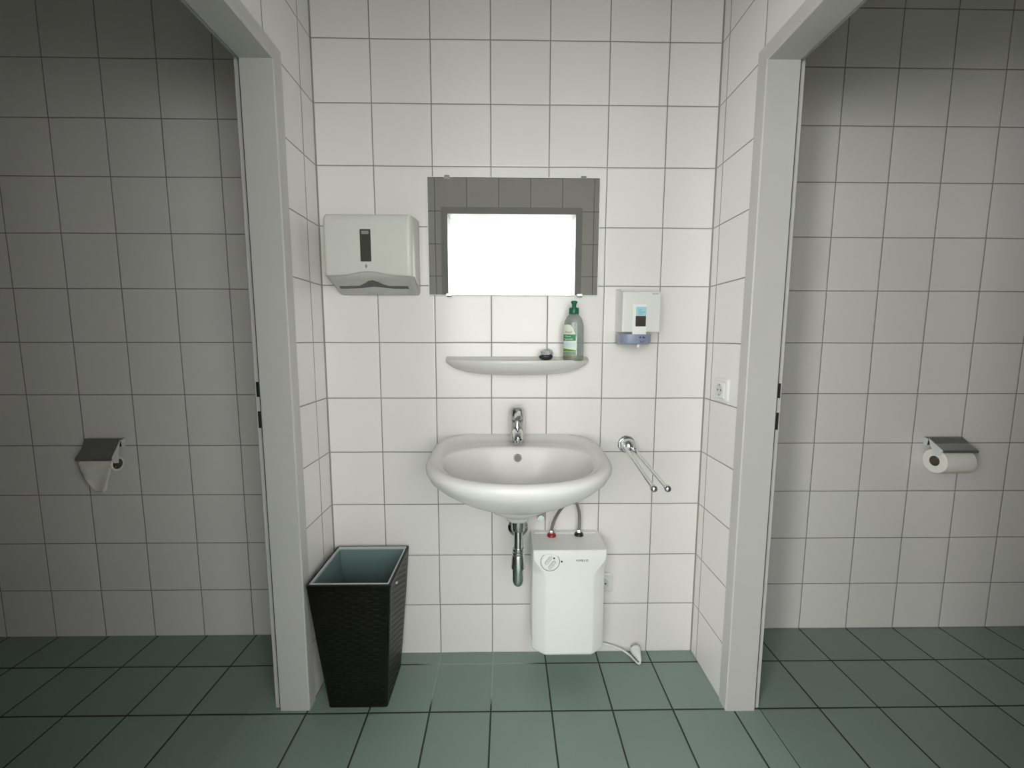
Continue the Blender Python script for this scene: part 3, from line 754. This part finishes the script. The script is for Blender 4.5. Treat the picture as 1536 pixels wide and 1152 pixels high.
# liner: open box
def lring(f, ins):
    x0, x1, y0, y1 = bcorner(f, 0, 0, ins); z = BB['z'] + (BT['z']-BB['z'])*f
    return [Vector((x0, y0, z)), Vector((x1, y0, z)), Vector((x1, y1, z)), Vector((x0, y1, z))]
bm = B(); loft(bm, [lring(.985, .0135), lring(.05, .0145)], False, True); 
ln = obj('inner_liner', bm, M['liner'], wb, smooth=False, recalc=False, label='blue-grey inner liner')
md = ln.modifiers.new('wall', 'SOLIDIFY'); md.thickness = .001
bm = B()
o_ = lring(1.006, .0095); i_ = lring(1.006, .0145); ob = lring(.985, .0095); ib = lring(.985, .0145)
V = [[bm.verts.new(p) for p in r] for r in (ob, o_, i_, ib)]
for a, b in ((0,1),(1,2),(2,3),(3,0)):
    for k in range(4): bm.faces.new((V[a][k], V[a][(k+1)%4], V[b][(k+1)%4], V[b][k]))
obj('liner_rim', bm, M['liner_rim'], ln, smooth=False, bevel=.001, label='pale rim of the liner')
bm = B(); box(bm, -.3110, -.3050, -.2015, -.1945, .4120, .4165); obj('white_tag', bm, M['plastic'], wb, smooth=False, label='tiny white fleck near the rim')

# ------------------------------------------------------------------ toilet paper holders
def holder(x0, x1, yb, z_top, y_f, z_f, crease, hx, label, side):
    """chrome flap holder: flap from the wall down to the front edge; side = +1 cheek on the right, -1 on the left"""
    h = thing('toilet_paper_holder', ((x0+x1)/2, yb, z_top), label, 'toilet paper holder')
    bm = B(); box(bm, x0+.01, x1-.01, yb-.004, yb, z_top-.035, z_top-.002); obj('wall_plate', bm, M['chrome'], h, smooth=False, bevel=.001)
    # the flap: thin bent sheet, bowed in the middle
    pr = [(yb-.003, z_top), (yb-.020, z_top+.0005), (yb*.45+y_f*.55, (z_top*.42+z_f*.58)+.004), (y_f+.004, z_f+.003), (y_f, z_f), (y_f+.001, z_f-.006)]
    bm = B()
    prof = pr + [(y+.0008, z-.0022) for y, z in reversed(pr)]
    prism(bm, prof, lambda a, b, d: Vector((d, a, b)), x0, x1); obj('cover_flap', bm, M['chrome_flap'], h, smooth=False)
    # triangular cheek hanging from the flap at the open side
    cx = x1 if side > 0 else x0
    bm = B()
    ck = [(yb-.022, z_top-.003), (y_f+.003, z_f+.002), (y_f+.010, z_f-.020), (y_f+.028, z_f-.024), (yb-.030, z_top-.032)]
    prism(bm, ck, lambda a, b, d: Vector((d, a, b)), cx + side*.0008, cx - side*.0008); obj('side_cheek', bm, M['cheek'], h, smooth=False, label='triangular chrome cheek, reflected light painted into its colour')
    bm = B()
    ck = [(yb-.001, z_top-.004), (yb-.019, z_top-.006), (yb-.016, z_top-.036), (yb-.001, z_top-.030)]
    prism(bm, ck, lambda a, b, d: Vector((d, a, b)), cx - side*.001, cx - side*.003); obj('wall_bracket', bm, M['cheek'], h, smooth=False)
    # bent wire carrying the roll
    sx = x0 if side > 0 else x1
    bm = B(); tube(bm, smooth_path([(sx, yb-.004, z_top-.02), (sx, yb-.030, z_top-.04), (sx, hx[0], hx[1]), (sx + side*.006, hx[0], hx[1]), (sx + side*(x1-x0-.012), hx[0], hx[1])], 5), .0028, 10); obj('roll_rod', bm, M['chrome'], h)
    return h
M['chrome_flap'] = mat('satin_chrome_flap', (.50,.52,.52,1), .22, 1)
M['cheek'] = mat('chrome_cheek_glint', (.74,.75,.77,1), .4, .45)  # less metallic and paler: reflected light is put into the colour
def paper_roll(name, x0, x1, y, z, r, rc, label):
    t = thing(name, ((x0+x1)/2, y, z-r), label, 'toilet roll')
    bm = B(); n = 40
    P = lambda x, rr: [Vector((x, y + rr*math.cos(2*PI*i/n), z + rr*math.sin(2*PI*i/n))) for i in range(n)]
    loft(bm, [P(x0, rc), P(x0, r-.002), P(x0+.002, r), P(x1-.002, r), P(x1, r-.002), P(x1, rc), P(x0, rc)], False, False)
    bmesh.ops.remove_doubles(bm, verts=bm.verts, dist=1e-6)
    roll = obj('paper_roll', bm, M['paper'], t)
    bm = B(); loft(bm, [P(x0+.0005, rc-.0001), P(x1-.0005, rc-.0001), P(x1-.0005, rc-.0015), P(x0+.0005, rc-.0015), P(x0+.0005, rc-.0001)], False, False)
    bmesh.ops.remove_doubles(bm, verts=bm.verts, dist=1e-6)
    obj('cardboard_core', bm, M['card'], t, label='brown cardboard core')
    return t
holder(-1.563, -1.4275, YBL, .8305, .042, .7640, 0, (.0690, .7250), 'chrome toilet paper holder with a nearly used-up roll in the left stall', 1)
t = paper_roll('toilet_roll', -1.5535, -1.4310, .0705, .7370, .0270, .0205, 'nearly empty toilet roll with a torn sheet hanging down in the left stall')
# torn hanging sheet
bm = B(); g = []
rnd = random.Random(4)
for j in range(13):
    v = j/12; row = []
    for i in range(13):
        u = i/12
        xl = -1.546 + .004*v + .052*max(0, v-.55)/.45 * 0; xr = -1.432 - .020*v
        drop = .100*v*(1 if True else 0)
        lim = .050 + .050*sm(0, .52, u) - .036*sm(.62, 1.0, u)*0 - .012*sm(.85, 1, u)
        x = xl + (xr-xl)*u
        y = .0705 - .0285*math.cos(min(1, v*1.6)*.35) - .004*math.sin(v*5+u*4) - .003*math.sin(u*9)*v
        row.append(bm.verts.new((x, y, (.740 - v*lim*1.06))))
    g.append(row)
for j in range(12):
    for i in range(12): bm.faces.new((g[j][i], g[j][i+1], g[j+1][i+1], g[j+1][i]))
sh = obj('hanging_sheet', bm, M['paper'], t, ang=80); md = sh.modifiers.new('t', 'SOLIDIFY'); md.thickness = .0008
holder(1.732, 1.8700, YBR, .8290, .036, .7885, 0, (.0685, .7510), 'chrome toilet paper holder with a full-looking roll in the right stall', -1)
paper_roll('toilet_roll', 1.7350, 1.8530, .0685, .7410, .0475, .0200, 'thick white toilet roll under the chrome flap in the right stall')

# ------------------------------------------------------------------ light
def area(name, loc, sx, sy, d, power, col=(1,1,1)):
    l = bpy.data.lights.new(name, 'AREA'); l.shape = 'RECTANGLE'; l.size = sx; l.size_y = sy; l.energy = power; l.color = col
    o = bpy.data.objects.new(name, l); COL.objects.link(o); o.location = loc
    o.rotation_euler = Vector(d).to_track_quat('-Z', 'Y').to_euler(); return o
for k, (WX0, WX1) in enumerate(WINS):
    area('daylight', ((WX0+WX1)/2, CY1-.15, (WZ0+WZ1)/2), WX1-WX0, WZ1-WZ0, (0, 1, 0), (345, 84, 162)[k], (1, .985, .955))  # first lamp added and strengthened to brighten the right stall
W = bpy.data.worlds.new('world'); S.world = W; W.use_nodes = True
bg = W.node_tree.nodes['Background']
sky = W.node_tree.nodes.new('ShaderNodeTexSky'); sky.sky_type = 'HOSEK_WILKIE'; sky.turbidity = 6
W.node_tree.links.new(sky.outputs[0], bg.inputs[0]); bg.inputs[1].default_value = .6

# ------------------------------------------------------------------ camera
cam = bpy.data.cameras.new('camera'); co = bpy.data.objects.new('camera', cam); COL.objects.link(co)
cam.sensor_fit = 'HORIZONTAL'; cam.sensor_width = 36; cam.lens = 615.473/1536*36; cam.clip_start = .02
R = [[0.9998937774977777, 0.014568631818679395, -0.0004343824999335083], [-0.014437244969422745, 0.994085559835692, 0.10763580112514426], [0.0019999197277300535, -0.10761809649445808, 0.9941902964865489]]
co.matrix_world = Matrix(((R[0][0], R[0][2], -R[0][1], .05227), (R[1][0], R[1][2], -R[1][1], -1.47777), (R[2][0], R[2][2], -R[2][1], 1.21159), (0, 0, 0, 1)))
S.camera = co
S.view_settings.view_transform = 'Standard'
S.view_settings.look = 'None'
S.view_settings.exposure = 0
S.cycles.max_bounces = 10; S.cycles.diffuse_bounces = 6; S.cycles.glossy_bounces = 5; S.cycles.transparent_max_bounces = 12
S.cycles.caustics_reflective = False; S.cycles.caustics_refractive = False
S.cycles.sample_clamp_indirect = 6
